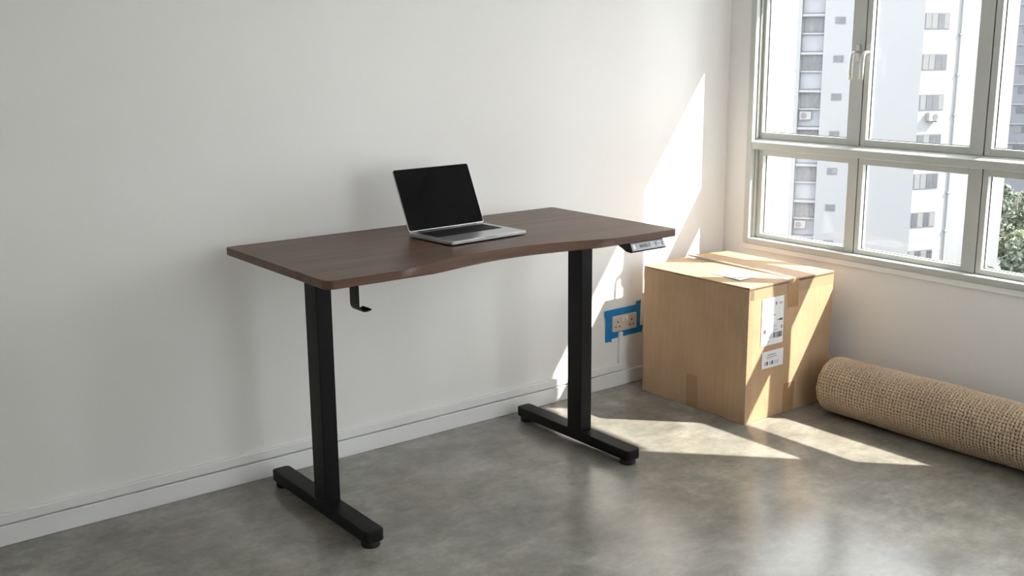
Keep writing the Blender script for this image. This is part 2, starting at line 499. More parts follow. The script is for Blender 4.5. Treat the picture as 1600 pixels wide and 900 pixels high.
win3 = empty('rear_fill_window', (UX0, RY, UZ0), 'added unseen grey aluminium sliding window opposite the desk, for fill light', 'window')  # added out of view to brighten the room from behind the camera
win3['kind'] = 'structure'
uh, uw = UZ1 - UZ0, UX1 - UX0
boxes('outer_frame', [(0, 0.04, -0.10, 0, 0, uh), (uw - 0.04, uw, -0.10, 0, 0, uh), (0.04, uw - 0.04, -0.10, 0, 0, 0.03), (0.04, uw - 0.04, -0.10, 0, uh - 0.03, uh)], M['frame'], win3)
gu = (uw - 0.08) / 2
for i in range(2):
    a = 0.04 + i * gu
    sl = boxes('sliding_sash', [(a, a + 0.04, -0.08, -0.03, 0.03, uh - 0.03), (a + gu - 0.04, a + gu, -0.08, -0.03, 0.03, uh - 0.03),
                                (a + 0.04, a + gu - 0.04, -0.08, -0.03, 0.03, 0.07), (a + 0.04, a + gu - 0.04, -0.08, -0.03, uh - 0.07, uh - 0.03)], M['frame'], win3)
    box('pane', a + 0.036, a + gu - 0.036, -0.058, -0.052, 0.066, uh - 0.066, M['glass'], sl)

# ------------------------------------------------------------------ standing desk
DX0, DX1, DYB, DYF, DZ, DT = -2.551, -1.150, -0.098, -0.800, 0.874, 0.026
desk = empty('standing_desk', (-1.85, -0.449, 0), 'standing desk with curved walnut-brown top on two black steel legs', 'desk')
DO = Vector((-1.85, -0.449, 0))
def L(x, y): return (x - DO.x, y - DO.y)
def desk_outline(depth, half, r=0.030):
    pts = []
    def corner(cx, cy, a0, rr):
        for i in range(7):
            a = math.radians(a0 + 90 * i / 6)
            pts.append((cx + rr * math.cos(a), cy + rr * math.sin(a)))
    rb = 0.012
    corner(DX0 + r, DYF + r, 180, r)
    for i in range(1, 180):
        x = DX0 + r + (DX1 - DX0 - 2 * r) * i / 180
        q = (x + 1.860) / (half * 1.08 if x < -1.86 and depth > 0.06 else half)
        d = depth * math.cos(q * math.pi / 2) ** 1.2 if abs(q) < 1 else 0
        pts.append((x, DYF + d))
    corner(DX1 - 0.018, DYF + 0.018, 270, 0.018)
    corner(DX1 - rb, DYB - rb, 0, rb)
    corner(DX0 + rb, DYB - rb, 90, rb)
    return pts
def make_top():
    bm = bmesh.new()
    lv = []
    for z, depth, half, ins in ((DZ - DT, 0.050, 0.34, 0.0015), (DZ - DT + 0.0015, 0.050, 0.34, 0), (DZ - 0.022, 0.051, 0.335, 0), (DZ - 0.0015, 0.086, 0.415, 0), (DZ, 0.088, 0.415, 0.0015)):
        c = Vector((-1.85, -0.449))
        ring_ = []
        for x, y in desk_outline(depth, half):
            dx = -ins if x > c.x else ins
            dy = -ins if y > c.y else ins
            ring_.append(bm.verts.new((x + dx - DO.x, y + dy - DO.y, z)))
        lv.append(ring_)
    n = len(lv[0])
    for a, b in zip(lv, lv[1:]):
        for i in range(n):
            bm.faces.new((a[i], a[(i + 1) % n], b[(i + 1) % n], b[i]))
    bm.faces.new(lv[0][::-1]); bm.faces.new(lv[-1])
    return finish('tabletop', bm, M['wood'], desk)
make_top()['label'] = 'dark walnut-brown tabletop with scooped bevelled front edge'
CY = -0.4475
def leg(x0):
    x1 = x0 + 0.054
    bm = bmesh.new()
    addbox(bm, x0 - DO.x, x1 - DO.x, CY - 0.040 - DO.y, CY + 0.040 - DO.y, 0.058, 0.835)
    bevel(bm, 0.003, 2)
    finish('leg_column', bm, M['black'], desk)
    # foot: long bar with rounded toe ends
    pts = []
    fx0, fx1, fy0, fy1 = x0 - 0.005, x1 + 0.008, -0.755, -0.088
    r = 0.016
    for cx, cy, a0 in ((fx1 - r, fy1 - r, 0), (fx0 + r, fy1 - r, 90), (fx0 + r, fy0 + r, 180), (fx1 - r, fy0 + r, 270)):
        for i in range(5):
            a = math.radians(a0 + 90 * i / 4)
            pts.append((cx + r * math.cos(a) - DO.x, cy + r * math.sin(a) - DO.y))
    f = prism('foot', pts, 0.021, 0.060, M['black'], desk, 0.004, 2)
    for y in (fy1 - 0.034, fy0 + 0.034):
        cyl('leveling_pad', ((fx0 + fx1) / 2 - DO.x, y - DO.y, 0.0110), 0.030, 0.022, M['rubber'], f, n=24, bev=0.003)
    # bracket under the top
    box('side_bracket', x0 - 0.035 - DO.x, x1 - 0.002 - DO.x, -0.72 - DO.y, -0.17 - DO.y, 0.836, 0.8475, M['black'], desk, 0.0015, 1)
leg(-2.427); leg(-1.330)
box('crossbeam', -2.372 - DO.x, -1.332 - DO.x, CY + 0.005 - DO.y, CY + 0.035 - DO.y, 0.812, 0.846, M['black'], desk, 0.002, 1)
# hook under the left end: a bent flat strip, curling towards the room
hx, hz = -2.424, 0.848
hp = [(hx + 0.028, hz - 0.0015), (hx + 0.006, hz - 0.0015), (hx, hz - 0.008), (hx, hz - 0.070)]
for i in range(1, 7):
    a = math.radians(180 + 90 * i / 6)
    hp.append((hx + 0.022 + 0.022 * math.cos(a), hz - 0.070 + 0.022 * math.sin(a)))
hp += [(hx + 0.032, hz - 0.0912), (hx + 0.042, hz - 0.0885)]
def strip(name, path, y0, y1, th, mat, parent):
    bm = bmesh.new()
    P = [Vector((a, b)) for a, b in path]
    rows = []
    for i, p in enumerate(P):
        t = (P[min(i + 1, len(P) - 1)] - P[max(i - 1, 0)]).normalized()
        n = Vector((-t.y, t.x)) * th / 2
        rows.append([bm.verts.new((q.x - DO.x, y - DO.y, q.y)) for q, y in ((p + n, y0), (p + n, y1), (p - n, y1), (p - n, y0))])
    for a, b in zip(rows, rows[1:]):
        for j in range(4): bm.faces.new((a[j], a[(j + 1) % 4], b[(j + 1) % 4], b[j]))
    bm.faces.new(rows[0][::-1]); bm.faces.new(rows[-1])
    return finish(name, bm, mat, parent)
strip('cable_hook', hp, -0.752, -0.702, 0.0035, M['black'], desk)['label'] = 'black flat J-shaped hook under the tabletop'
# height control handset under the right front edge
hs = prism('control_panel', [(-0.700, 0.8475), (-0.778, 0.8475), (-0.790, 0.8445), (-0.806, 0.8170), (-0.800, 0.8120), (-0.775, 0.8140), (-0.712, 0.838)],
           -1.378, -1.212, M['black_plastic'], None, 0.002, 1, axis='x')
def shift(o, d):
    o.data.transform(Matrix.Translation(d))
shift(hs, Vector((-DO.x, -DO.y, 0))); hs.parent = desk
hs['label'] = 'tilted grey-faced height control handset with small buttons'
# sloped face basis
fa, fb = Vector((0, -0.7905, 0.8440)), Vector((0, -0.8055, 0.8180))
fd = (fb - fa).normalized(); fn = Vector((0, fd.z, -fd.y)); fn = fn if fn.y < 0 else -fn
def face_plate(name, x0, x1, s0, s1, h, mat, parent):
    bm = bmesh.new()
    v = []
    for k in (0.0, h):
        for x, s in ((x0, s0), (x1, s0), (x1, s1), (x0, s1)):
            p = fa + fd * s + fn * (k + 0.0001)
            v.append(bm.verts.new((x - DO.x, p.y - DO.y, p.z)))
    for f in ((0, 1, 2, 3), (4, 5, 6, 7), (0, 1, 5, 4), (1, 2, 6, 5), (2, 3, 7, 6), (3, 0, 4, 7)):
        bm.faces.new([v[i] for i in f])
    return finish(name, bm, mat, parent)
face_plate('face_plate', -1.374, -1.216, 0.0, 0.0285, 0.0010, M['panel_grey'], hs)
face_plate('display', -1.335, -1.298, 0.009, 0.020, 0.0016, M['display'], hs)
for i, x in enumerate((-1.362, -1.347, -1.289, -1.273, -1.257, -1.241, -1.226)):
    face_plate('button', x - 0.0055, x + 0.0055, 0.006, 0.022, 0.0018, M['icon'] if i in (0, 3, 5) else M['panel_grey'], hs)
    if i >= 2: face_plate('button_icon', x - 0.002, x + 0.002, 0.009, 0.019, 0.0022, M['display'], hs)

# ------------------------------------------------------------------ laptop
lap = empty('laptop', (-1.8135, -0.4420, DZ), 'open silver laptop with dark blank screen standing on the desk', 'laptop', math.radians(3.6))
LW, LD = 0.334, 0.242
def rrect(x0, x1, y0, y1, r, n=5):
    p = []
    for cx, cy, a0 in ((x1 - r, y1 - r, 0), (x0 + r, y1 - r, 90), (x0 + r, y0 + r, 180), (x1 - r, y0 + r, 270)):
        for i in range(n):
            a = math.radians(a0 + 90 * i / (n - 1)); p.append((cx + r * math.cos(a), cy + r * math.sin(a)))
    return p
base = prism('base', rrect(-LW / 2, LW / 2, -LD / 2, LD / 2, 0.010), 0.004, 0.0150, M['alu'], lap, 0.0015, 2)
for x in (-0.13, 0.13):
    for y in (-0.09, 0.09):
        cyl('rubber_foot', (x, y, 0.002), 0.009, 0.004, M['rubber'], base, n=16)
box('keyboard_well', -0.142, 0.142, -0.018, 0.092, 0.0149, 0.0153, M['key'], base)
bm = bmesh.new()
rows = [14, 14, 14, 13, 12]
for r_, n in enumerate(rows):
    y1 = 0.090 - r_ * 0.0185
    wk = 0.281 / n
    for i in range(n):
        addbox(bm, -0.1405 + i * wk + 0.001, -0.1405 + (i + 1) * wk - 0.001, y1 - 0.0165, y1, 0.0153, 0.0163)
xs = [-0.1405, -0.121, -0.101, -0.081, -0.057, 0.042, 0.066, 0.086, 0.106, 0.1405]
for a, b in zip(xs, xs[1:]): addbox(bm, a + 0.001, b - 0.001, -0.0165, -0.0015, 0.0153, 0.0163)
tag(finish('keys', bm, M['key'], base), 'black keyboard keys', kind='stuff')
box('trackpad', -0.063, 0.063, -0.113, -0.030, 0.0149, 0.0153, M['alu'], base)
box('finger_notch', -0.022, 0.022, -LD / 2 - 0.0002, -LD / 2 + 0.002, 0.0125, 0.0151, M['alu_notch'], base)
cyl('hinge', (0, LD / 2 - 0.006, 0.0135), 0.0052, 0.26, M['alu_dark'], lap, axis='x', n=16)
# lid: built upright in its own frame, tilted back about the hinge
TILT = math.radians(24)
lid = prism('lid', rrect(-LW / 2, LW / 2, 0.0, 0.2275, 0.009), -0.0022, 0.0022, M['alu'], lap, 0.001, 1)
lid.location = (0, LD / 2 - 0.006, 0.0165)
lid.rotation_euler = (math.radians(90) - TILT, 0, 0)
prism('bezel', rrect(-LW / 2 + 0.0025, LW / 2 - 0.0025, 0.004, 0.225, 0.007), 0.0021, 0.0027, M['screen'], lid)
box('display', -LW / 2 + 0.009, LW / 2 - 0.009, 0.013, 0.217, 0.0026, 0.0029, M['screen'], lid)
cyl('webcam', (0, 0.2212, 0.0028), 0.0016, 0.0004, M['display'], lid, n=12)

# ------------------------------------------------------------------ cardboard box
BX0, BX1, BY0, BY1, BH = -0.650, -0.108, -0.720, -0.125, 0.570
bxo = empty('cardboard_box', ((BX0 + BX1) / 2, (BY0 + BY1) / 2, 0), 'large taped brown cardboard box standing in the corner by the window', 'box')
BO = Vector(((BX0 + BX1) / 2, (BY0 + BY1) / 2, 0))
def bulged(name, x0, x1, y0, y1, z0, z1, n, bulge, mat, parent, seed=0):
    """box with subdivided, softly bulged and dented sides"""
    rnd = random.Random(seed)
    bm = bmesh.new()
    addbox(bm, x0, x1, y0, y1, z0, z1)
    bmesh.ops.subdivide_edges(bm, edges=list(bm.edges), cuts=n, use_grid_fill=True)
    c = Vector(((x0 + x1) / 2, (y0 + y1) / 2, (z0 + z1) / 2))
    hx_, hy_, hz_ = (x1 - x0) / 2, (y1 - y0) / 2, (z1 - z0) / 2
    dents = [(rnd.uniform(-1, 1), rnd.uniform(-1, 1), rnd.uniform(0.05, 0.16), rnd.uniform(0.0006, 0.0022)) for _ in range(14)]
    for v in bm.verts:
        q = v.co - c
        a, b, d = q.x / hx_, q.y / hy_, q.z / hz_
        if abs(abs(a) - 1) < 1e-4: v.co.x += math.copysign(bulge * (1 - b * b) * (1 - d * d), a) - math.copysign(sum(h * math.exp(-((b - p) ** 2 + (d - s) ** 2) / r ** 2) for p, s, r, h in dents), a)
        if abs(abs(b) - 1) < 1e-4: v.co.y += math.copysign(bulge * (1 - a * a) * (1 - d * d), b)
        # soft, worn corners
        m = sorted((abs(a), abs(b), abs(d)))
        if m[1] > 0.999: v.co -= Vector((math.copysign(abs(a) > 0.999, a), math.copysign(abs(b) > 0.999, b), math.copysign(abs(d) > 0.999, d))) * rnd.uniform(0.0, 0.0022)
    o = finish(name, bm, mat, parent, True)
    return o
def Lb(o):
    o.data.transform(Matrix.Translation(-BO)); return o
body = Lb(bulged('carton_body', BX0, BX1, BY0, BY1, 0.0, BH - 0.006, 15, 0.004, M['card'], bxo, 3))
md = body.modifiers.new('edge', 'EDGE_SPLIT'); md.split_angle = math.radians(40)
SEAM = -0.379
def flap(x0, x1, lift_seam_front, lift_seam_back, seam_left, seed):
    """top flap: thin sheet hinged on its long outer edge, lifted along the seam"""
    rnd = random.Random(seed)
    bm = bmesh.new()
    n, m = 8, 16
    th = 0.0055
    grid = []
    for k in (0, 1):
        g = []
        for i in range(n + 1):
            row = []
            for j in range(m + 1):
                u, v = i / n, j / m
                x = x0 + (x1 - x0) * u; y = BY0 - 0.001 + (BY1 - BY0 + 0.002) * v
                s = (1 - u) if seam_left else u
                z = BH - 0.005 + (lift_seam_front * (1 - v) + lift_seam_back * v) * s ** 1.4 + 0.003 * math.sin(math.pi * u) * math.sin(math.pi * v)
                row.append(bm.verts.new((x - BO.x, y - BO.y, z + k * th)))
            g.append(row)
        grid.append(g)
    for k in (0, 1):
        for i in range(n):
            for j in range(m):
                bm.faces.new((grid[k][i][j], grid[k][i + 1][j], grid[k][i + 1][j + 1], grid[k][i][j + 1]))
    for i in range(n):
        for j in (0, m): bm.faces.new((grid[0][i][j], grid[0][i + 1][j], grid[1][i + 1][j], grid[1][i][j]))
    for j in range(m):
        for i in (0, n): bm.faces.new((grid[0][i][j], grid[0][i][j + 1], grid[1][i][j + 1], grid[1][i][j]))
    return finish('top_flap', bm, M['card'], bxo)
flap(BX0, SEAM - 0.0015, 0.001, 0.004, False, 1)
flap(SEAM + 0.0015, BX1, 0.004, 0.016, True, 2)
# dark strip painting in the shaded gap between lid flaps and front panel
Lb(box('gap_strip', BX0 + 0.004, BX1 - 0.004, BY0 - 0.0012, BY0 + 0.004, BH - 0.0105, BH - 0.0045, M['gap_dark'], bxo))
# tapes
def sheet(name, pts_rows, mat, parent):
    bm = bmesh.new()
    g = [[bm.verts.new(Vector(p) - BO) for p in r] for r in pts_rows]
    for a, b in zip(g, g[1:]):
        for i in range(len(a) - 1): bm.faces.new((a[i], a[i + 1], b[i + 1], b[i]))
    o = finish(name, bm, mat, parent)
    s = o.modifiers.new('thick', 'SOLIDIFY'); s.thickness = 0.0004; s.offset = 0
    return o
tw = 0.036
rowsT = []
for j in range(0, 18):
    v = j / 17
    y = BY0 + (BY1 - BY0) * v
    zl = BH + 0.0020 + (0.001 * (1 - v) + 0.004 * v) + 0.0012
    zr = BH + 0.0020 + (0.004 * (1 - v) + 0.016 * v) + 0.0005
    rowsT.append([(SEAM - tw - 0.002, y, zl - 0.0007 * (1 - v) - 0.0005 * v), (SEAM - 0.002, y, zl), (SEAM + 0.002, y, zr), (SEAM + tw + 0.002, y, zr - 0.0006 - 0.0024 * v)])
front_rows = [[(SEAM - tw, BY0 - 0.0052, BH - 0.012), (SEAM, BY0 - 0.0052, BH - 0.010), (SEAM + tw, BY0 - 0.0052, BH - 0.012)]]
sheet('packing_tape', rowsT, M['tape_clear'], bxo)
def vtape(cx, z0, z1, hw, mat, n=6):
    r = []
    for i in range(n + 1):
        z = z0 + (z1 - z0) * i / n
        d = (z - BH / 2) / (BH / 2)
        off = lambda x: 0.0012 + 0.004 * (1 - ((x - BO.x) / ((BX1 - BX0) / 2)) ** 2) * max(0, 1 - d * d)
        r.append([(x, BY0 - off(x), z) for x in (cx - hw, cx, cx + hw)])
    return sheet('packing_tape', r, mat, bxo)
vtape(SEAM, BH - 0.115, BH - 0.002, 0.034, M['tape_brown'])
vtape(SEAM, 0.003, 0.130, 0.034, M['tape_brown'])
def ltape(cy, z0, z1, hw, mat, n=6):
    r = []
    for i in range(n + 1):
        z = z0 + (z1 - z0) * i / n
        d = (z - BH / 2) / (BH / 2)
        off = lambda y: 0.0012 + 0.004 * (1 - ((y - BO.y) / ((BY1 - BY0) / 2)) ** 2) * max(0, 1 - d * d)
        r.append([(BX0 - off(y), y, z) for y in (cy - hw, cy, cy + hw)])
    return sheet('packing_tape', r, mat, bxo)
ltape(-0.429, 0.003, 0.146, 0.031, M['tape_brown'])
# clear tape wrapped round the front vertical corner and the left part of the front panel
def corner_tape():
    r = []
    for i in range(9):
        z = 0.006 + (BH - 0.012) * i / 8
        d = (z - BH / 2) / (BH / 2); k = 0.004 * max(0, 1 - d * d)
        r.append([(BX0 - 0.0012 - 0.3 * k, BY0 + 0.026, z), (BX0 - 0.0012, BY0 - 0.0012, z), (BX0 + 0.03, BY0 - 0.0012 - 0.3 * k, z)])
    return sheet('packing_tape', r, M['tape_thin'], bxo)
corner_tape()
# clear tape along the top of the front panel
sheet('packing_tape', [[(BX0 + 0.004 + (BX1 - BX0 - 0.008) * i / 10, BY0 - 0.0014 - 0.004 * (1 - (i / 5 - 1) ** 2) * (1 - ((z - BH / 2) / (BH / 2)) ** 2), z) for i in range(11)]
                       for z in (BH - 0.052, BH - 0.036, BH - 0.020, BH - 0.007)], M['tape_thin'], bxo)
# labels
def front_label(x0, x1, z0, z1, name='shipping_label', skew=0.0):
    bm = bmesh.new()
    n = 6
    g = []
    for i in range(n + 1):
        z = z0 + (z1 - z0) * i / n
        d = (z - BH / 2) / (BH / 2)
        row = []
        for j in range(5):
            x = x0 + (x1 - x0) * j / 4 + skew * (z - z0)
            a = (x - BO.x) / ((BX1 - BX0) / 2)
            row.append(bm.verts.new((x - BO.x, BY0 - 0.0020 - 0.004 * (1 - a * a) * (1 - d * d) - BO.y, z)))
        g.append(row)
    for a, b in zip(g, g[1:]):
        for i in range(4): bm.faces.new((a[i], a[i + 1], b[i + 1], b[i]))
    o = finish(name, bm, M['paper'], bxo)
    s = o.modifiers.new('thick', 'SOLIDIFY'); s.thickness = 0.0003; s.offset = 0
    return o
def prints(parent, rects, mat, name='print'):
    bm = bmesh.new()
    for x0, x1, z0, z1 in rects:
        def pt(x, z):
            a = (x - BO.x) / ((BX1 - BX0) / 2); d = (z - BH / 2) / (BH / 2)
            return (x - BO.x, BY0 - 0.0026 - 0.004 * (1 - a * a) * (1 - d * d) - BO.y, z)
        bm.faces.new([bm.verts.new(pt(x, z)) for x, z in ((x0, z0), (x1, z0), (x1, z1), (x0, z1))])
    return tag(finish(name, bm, mat, parent), kind='stuff')
def barcode(x0, x1, z0, z1, n, seed):
    rnd = random.Random(seed); out = []
    st = (x1 - x0) / n
    for i in range(n):
        if rnd.random() < 0.62: out.append((x0 + i * st, x0 + (i + rnd.choice((0.5, 0.8, 1.0))) * st, z0, z1))
    return out
lab = front_label(-0.573, -0.438, 0.316, 0.514); lab['label'] = 'large white shipping label with barcode'
g1 = [(-0.490, -0.483, 0.480, 0.494), (-0.470, -0.446, 0.487, 0.489), (-0.470, -0.446, 0.482, 0.484)]
g2 = [(-0.563, -0.520, 0.478, 0.481), (-0.563, -0.500, 0.470, 0.472), (-0.563, -0.510, 0.463, 0.465), (-0.563, -0.487, 0.437, 0.442), (-0.563, -0.510, 0.430, 0.432),
      (-0.563, -0.530, 0.423, 0.425), (-0.563, -0.442, 0.4025, 0.4033), (-0.563, -0.442, 0.386, 0.3866), (-0.500, -0.480, 0.392, 0.395), (-0.500, -0.470, 0.375, 0.378), (-0.563, -0.520, 0.330, 0.333), (-0.480, -0.450, 0.348, 0.351), (-0.480, -0.455, 0.341, 0.343)]
g1 += [(-0.480, -0.468, 0.415, 0.418), (-0.466, -0.444, 0.412, 0.421), (-0.560, -0.545, 0.368, 0.384), (-0.452, -0.446, 0.376, 0.392)]
g1 += barcode(-0.562, -0.446, 0.343, 0.366, 34, 5)
prints(lab, g1, M['ink']); prints(lab, g2, M['ink_light'])
lab2 = front_label(-0.562, -0.430, 0.219, 0.291); lab2['label'] = 'small white barcode label below the large one'
prints(lab2, barcode(-0.544, -0.460, 0.231, 0.247, 26, 9), M['ink'])
prints(lab2, [(-0.530, -0.478, 0.272, 0.277), (-0.534, -0.470, 0.263, 0.267), (-0.534, -0.490, 0.256, 0.258)], M['ink_light'])
# label on top (left flap)
tl = bmesh.new()
for z in (0,):
    cs = [(-0.560, -0.425), (-0.405, -0.405), (-0.420, -0.590), (-0.580, -0.612)]
    tl.faces.new([tl.verts.new((x - BO.x, y - BO.y, BH + 0.0054)) for x, y in cs])
tlab = finish('shipping_label', tl, M['paper'], bxo); tlab['label'] = 'white delivery label on the box top'
s = tlab.modifiers.new('thick', 'SOLIDIFY'); s.thickness = 0.0004; s.offset = 0
bm = bmesh.new()
for (x, y, wx, wy) in ((-0.535, -0.445, 0.045, 0.012), (-0.53, -0.465, 0.03, 0.006), (-0.53, -0.478, 0.05, 0.005), (-0.445, -0.50, 0.010, 0.11), (-0.462, -0.50, 0.006, 0.11), (-0.475, -0.50, 0.009, 0.11), (-0.487, -0.50, 0.004, 0.11), (-0.545, -0.56, 0.06, 0.006), (-0.545, -0.575, 0.06, 0.006)):
    bm.faces.new([bm.verts.new((a - BO.x, b - BO.y, BH + 0.0060)) for a, b in ((x - wx / 2, y - wy / 2), (x + wx / 2, y - wy / 2), (x + wx / 2, y + wy / 2), (x - wx / 2, y + wy / 2))])
tag(finish('print', bm, M['ink_light'], tlab), kind='stuff')

# ------------------------------------------------------------------ rolled jute rug
RR, RXC, RYE, RLEN = 0.1200, -0.222, -0.826, 2.05
rug = empty('rolled_rug', (RXC, RYE, 0), 'rolled-up woven jute rug lying on the floor along the window wall', 'rug')
def make_roll():
    nc, nl = 54, 150                  # weave cells round / along
    su, sv = 5, 4
    NU, NV = nl * su, nc * sv
    u = np.arange(NU + 1) / su
    v = np.arange(NV) / sv
    U, V = np.meshgrid(u, v, indexing='ij')
    st = 0.12 * (np.floor(U) % 2)
    rs = np.random.RandomState(4)
    h = np.abs(np.sin(np.pi * U)) ** 0.55 * (0.25 + 0.75 * np.abs(np.sin(np.pi * (V + st))) ** 0.6)
    h += 0.10 * rs.rand(*h.shape)
    dl = RLEN / nl
    ang = V / nc * 2 * np.pi
    wob = 0.0022 * np.sin(U * 0.11 + 0.7) * np.cos(ang * 2 + 0.4) + 0.0015 * np.sin(U * 0.31) * np.sin(ang * 3)
    edge = np.minimum(U, nl - U) / 1.6
    rnd = np.where(edge < 1, -0.007 * (1 - np.clip(edge, 0, 1)) ** 2, 0)
    R_ = RR - 0.0080 + 0.0080 * h + wob + rnd
    zc = RR
    x = R_ * np.cos(ang); z = zc + R_ * np.sin(ang)
    z = np.maximum(z, 0.0006)
    y = -U * dl + 0.0012 * np.sin(V * 1.7 + U)
    co = np.stack([x, y, z], -1).reshape(-1, 3)
    idx = np.arange((NU + 1) * NV).reshape(NU + 1, NV)
    a = idx[:-1]; b = idx[1:]
    f = np.stack([a, np.roll(a, -1, 1), np.roll(b, -1, 1), b], -1).reshape(-1, 4)
    me = bpy.data.meshes.new('rug_roll')
    me.from_pydata(co.tolist(), [], f.tolist())
    me.polygons.foreach_set('use_smooth', [True] * len(f))
    me.materials.append(M['jute']); me.materials.append(M['jute_dark'])   # darker faces paint shade into the gaps between cords
    hf = h.reshape(-1)[f].mean(1)
    me.polygons.foreach_set('material_index', (hf < 0.34).astype(np.int32).tolist())
    return link('rug_roll', me, M['jute'], rug)
make_roll()
def spiral_end(y, sgn):
    bm = bmesh.new()
    pts = []
    turns, n = 7.0, 240
    prev = None
    th = 0.0062
    for i in range(n + 1):
        a = 2 * math.pi * turns * i / n
        r = 0.022 + (RR - 0.010 - 0.022) * i / n
        row = [bm.verts.new((q * math.cos(a), yy, RR + q * math.sin(a))) for q, yy in ((r - th, y - sgn * 0.05), (r - th, y), (r + th * 0.6, y), (r + th * 0.6, y - sgn * 0.05))]
        if prev:
            for j in range(3): bm.faces.new((prev[j], prev[j + 1], row[j + 1], row[j]))
        prev = row
    return finish('rolled_edge', bm, M['jute_dark'], rug, True)
spiral_end(0.0, 1); spiral_end(-RLEN, -1)

# ------------------------------------------------------------------ wall socket and masking tape
so = empty('wall_socket', (-0.652, 0, 0.291), 'cream double wall socket framed by blue tape', 'socket')
prism('face_plate', rrect(-0.0735, 0.0735, -0.036, 0.036, 0.004), -0.010, 0.0, M['socket'], so, 0.0015, 2, axis='y')
for sx in (-1, 1):
    cx = sx * 0.043
    sw = box('rocker_switch', sx * 0.011 - 0.0085, sx * 0.011 + 0.0085, -0.0125, -0.0095, 0.006, 0.026, M['switch'], so, 0.001, 1)
    box('pin_hole', cx - 0.0028, cx + 0.0028, -0.0106, -0.0095, 0.004, 0.0125, M['hole'], so)
    for q in (-1, 1):
        box('pin_hole', cx + q * 0.0115 - 0.0038, cx + q * 0.0115 + 0.0038, -0.0106, -0.0095, -0.0165, -0.0115, M['hole'], so)
mt = empty('masking_tape', (-0.652, 0, 0.291), 'torn blue masking tape strips stuck round the wall socket', 'tape')
def tape_strip(c, w_, h_, ang, y, seed, curl=0.0):
    rnd = random.Random(seed)
    bm = bmesh.new()
    n = 10
    horiz = w_ > h_
    rows_ = []
    for i in range(n + 1):
        t = i / n - 0.5
        jag = (rnd.uniform(-0.002, 0.002) if i in (0, n) else 0)
        row = []
        for s_ in (-0.5, 0, 0.5):
            a = (t * w_ + jag + (rnd.uniform(-0.003, 0.003) if i in (0, n) else 0), s_ * h_) if horiz else (s_ * w_, t * h_ + jag + (rnd.uniform(-0.003, 0.003) if i in (0, n) else 0))
            x = a[0] * math.cos(ang) - a[1] * math.sin(ang); z = a[0] * math.sin(ang) + a[1] * math.cos(ang)
            lift = curl * max(0, abs(t) - 0.38) * 8
            row.append(bm.verts.new((c[0] + x, y - lift + rnd.uniform(-0.0004, 0), c[1] + z)))
        rows_.append(row)
    for a, b in zip(rows_, rows_[1:]):
        for j in range(2): bm.faces.new((a[j], a[j + 1], b[j + 1], b[j]))
    o = finish('tape_strip', bm, M['blue_tape'], mt)
    m_ = o.modifiers.new('thick', 'SOLIDIFY'); m_.thickness = 0.0005; m_.offset = 0
    return o
tape_strip((-0.012, 0.051), 0.208, 0.035, math.radians(0.5), -0.0012, 1, 0.003)
tape_strip((0.001, -0.050), 0.226, 0.032, math.radians(1.5), -0.0022, 2, 0.004)
tape_strip((-0.092, -0.014), 0.038, 0.128, math.radians(0), -0.0030, 3)
tape_strip((0.088, 0.018), 0.028, 0.138, math.radians(-1), -0.0036, 4, 0.003)

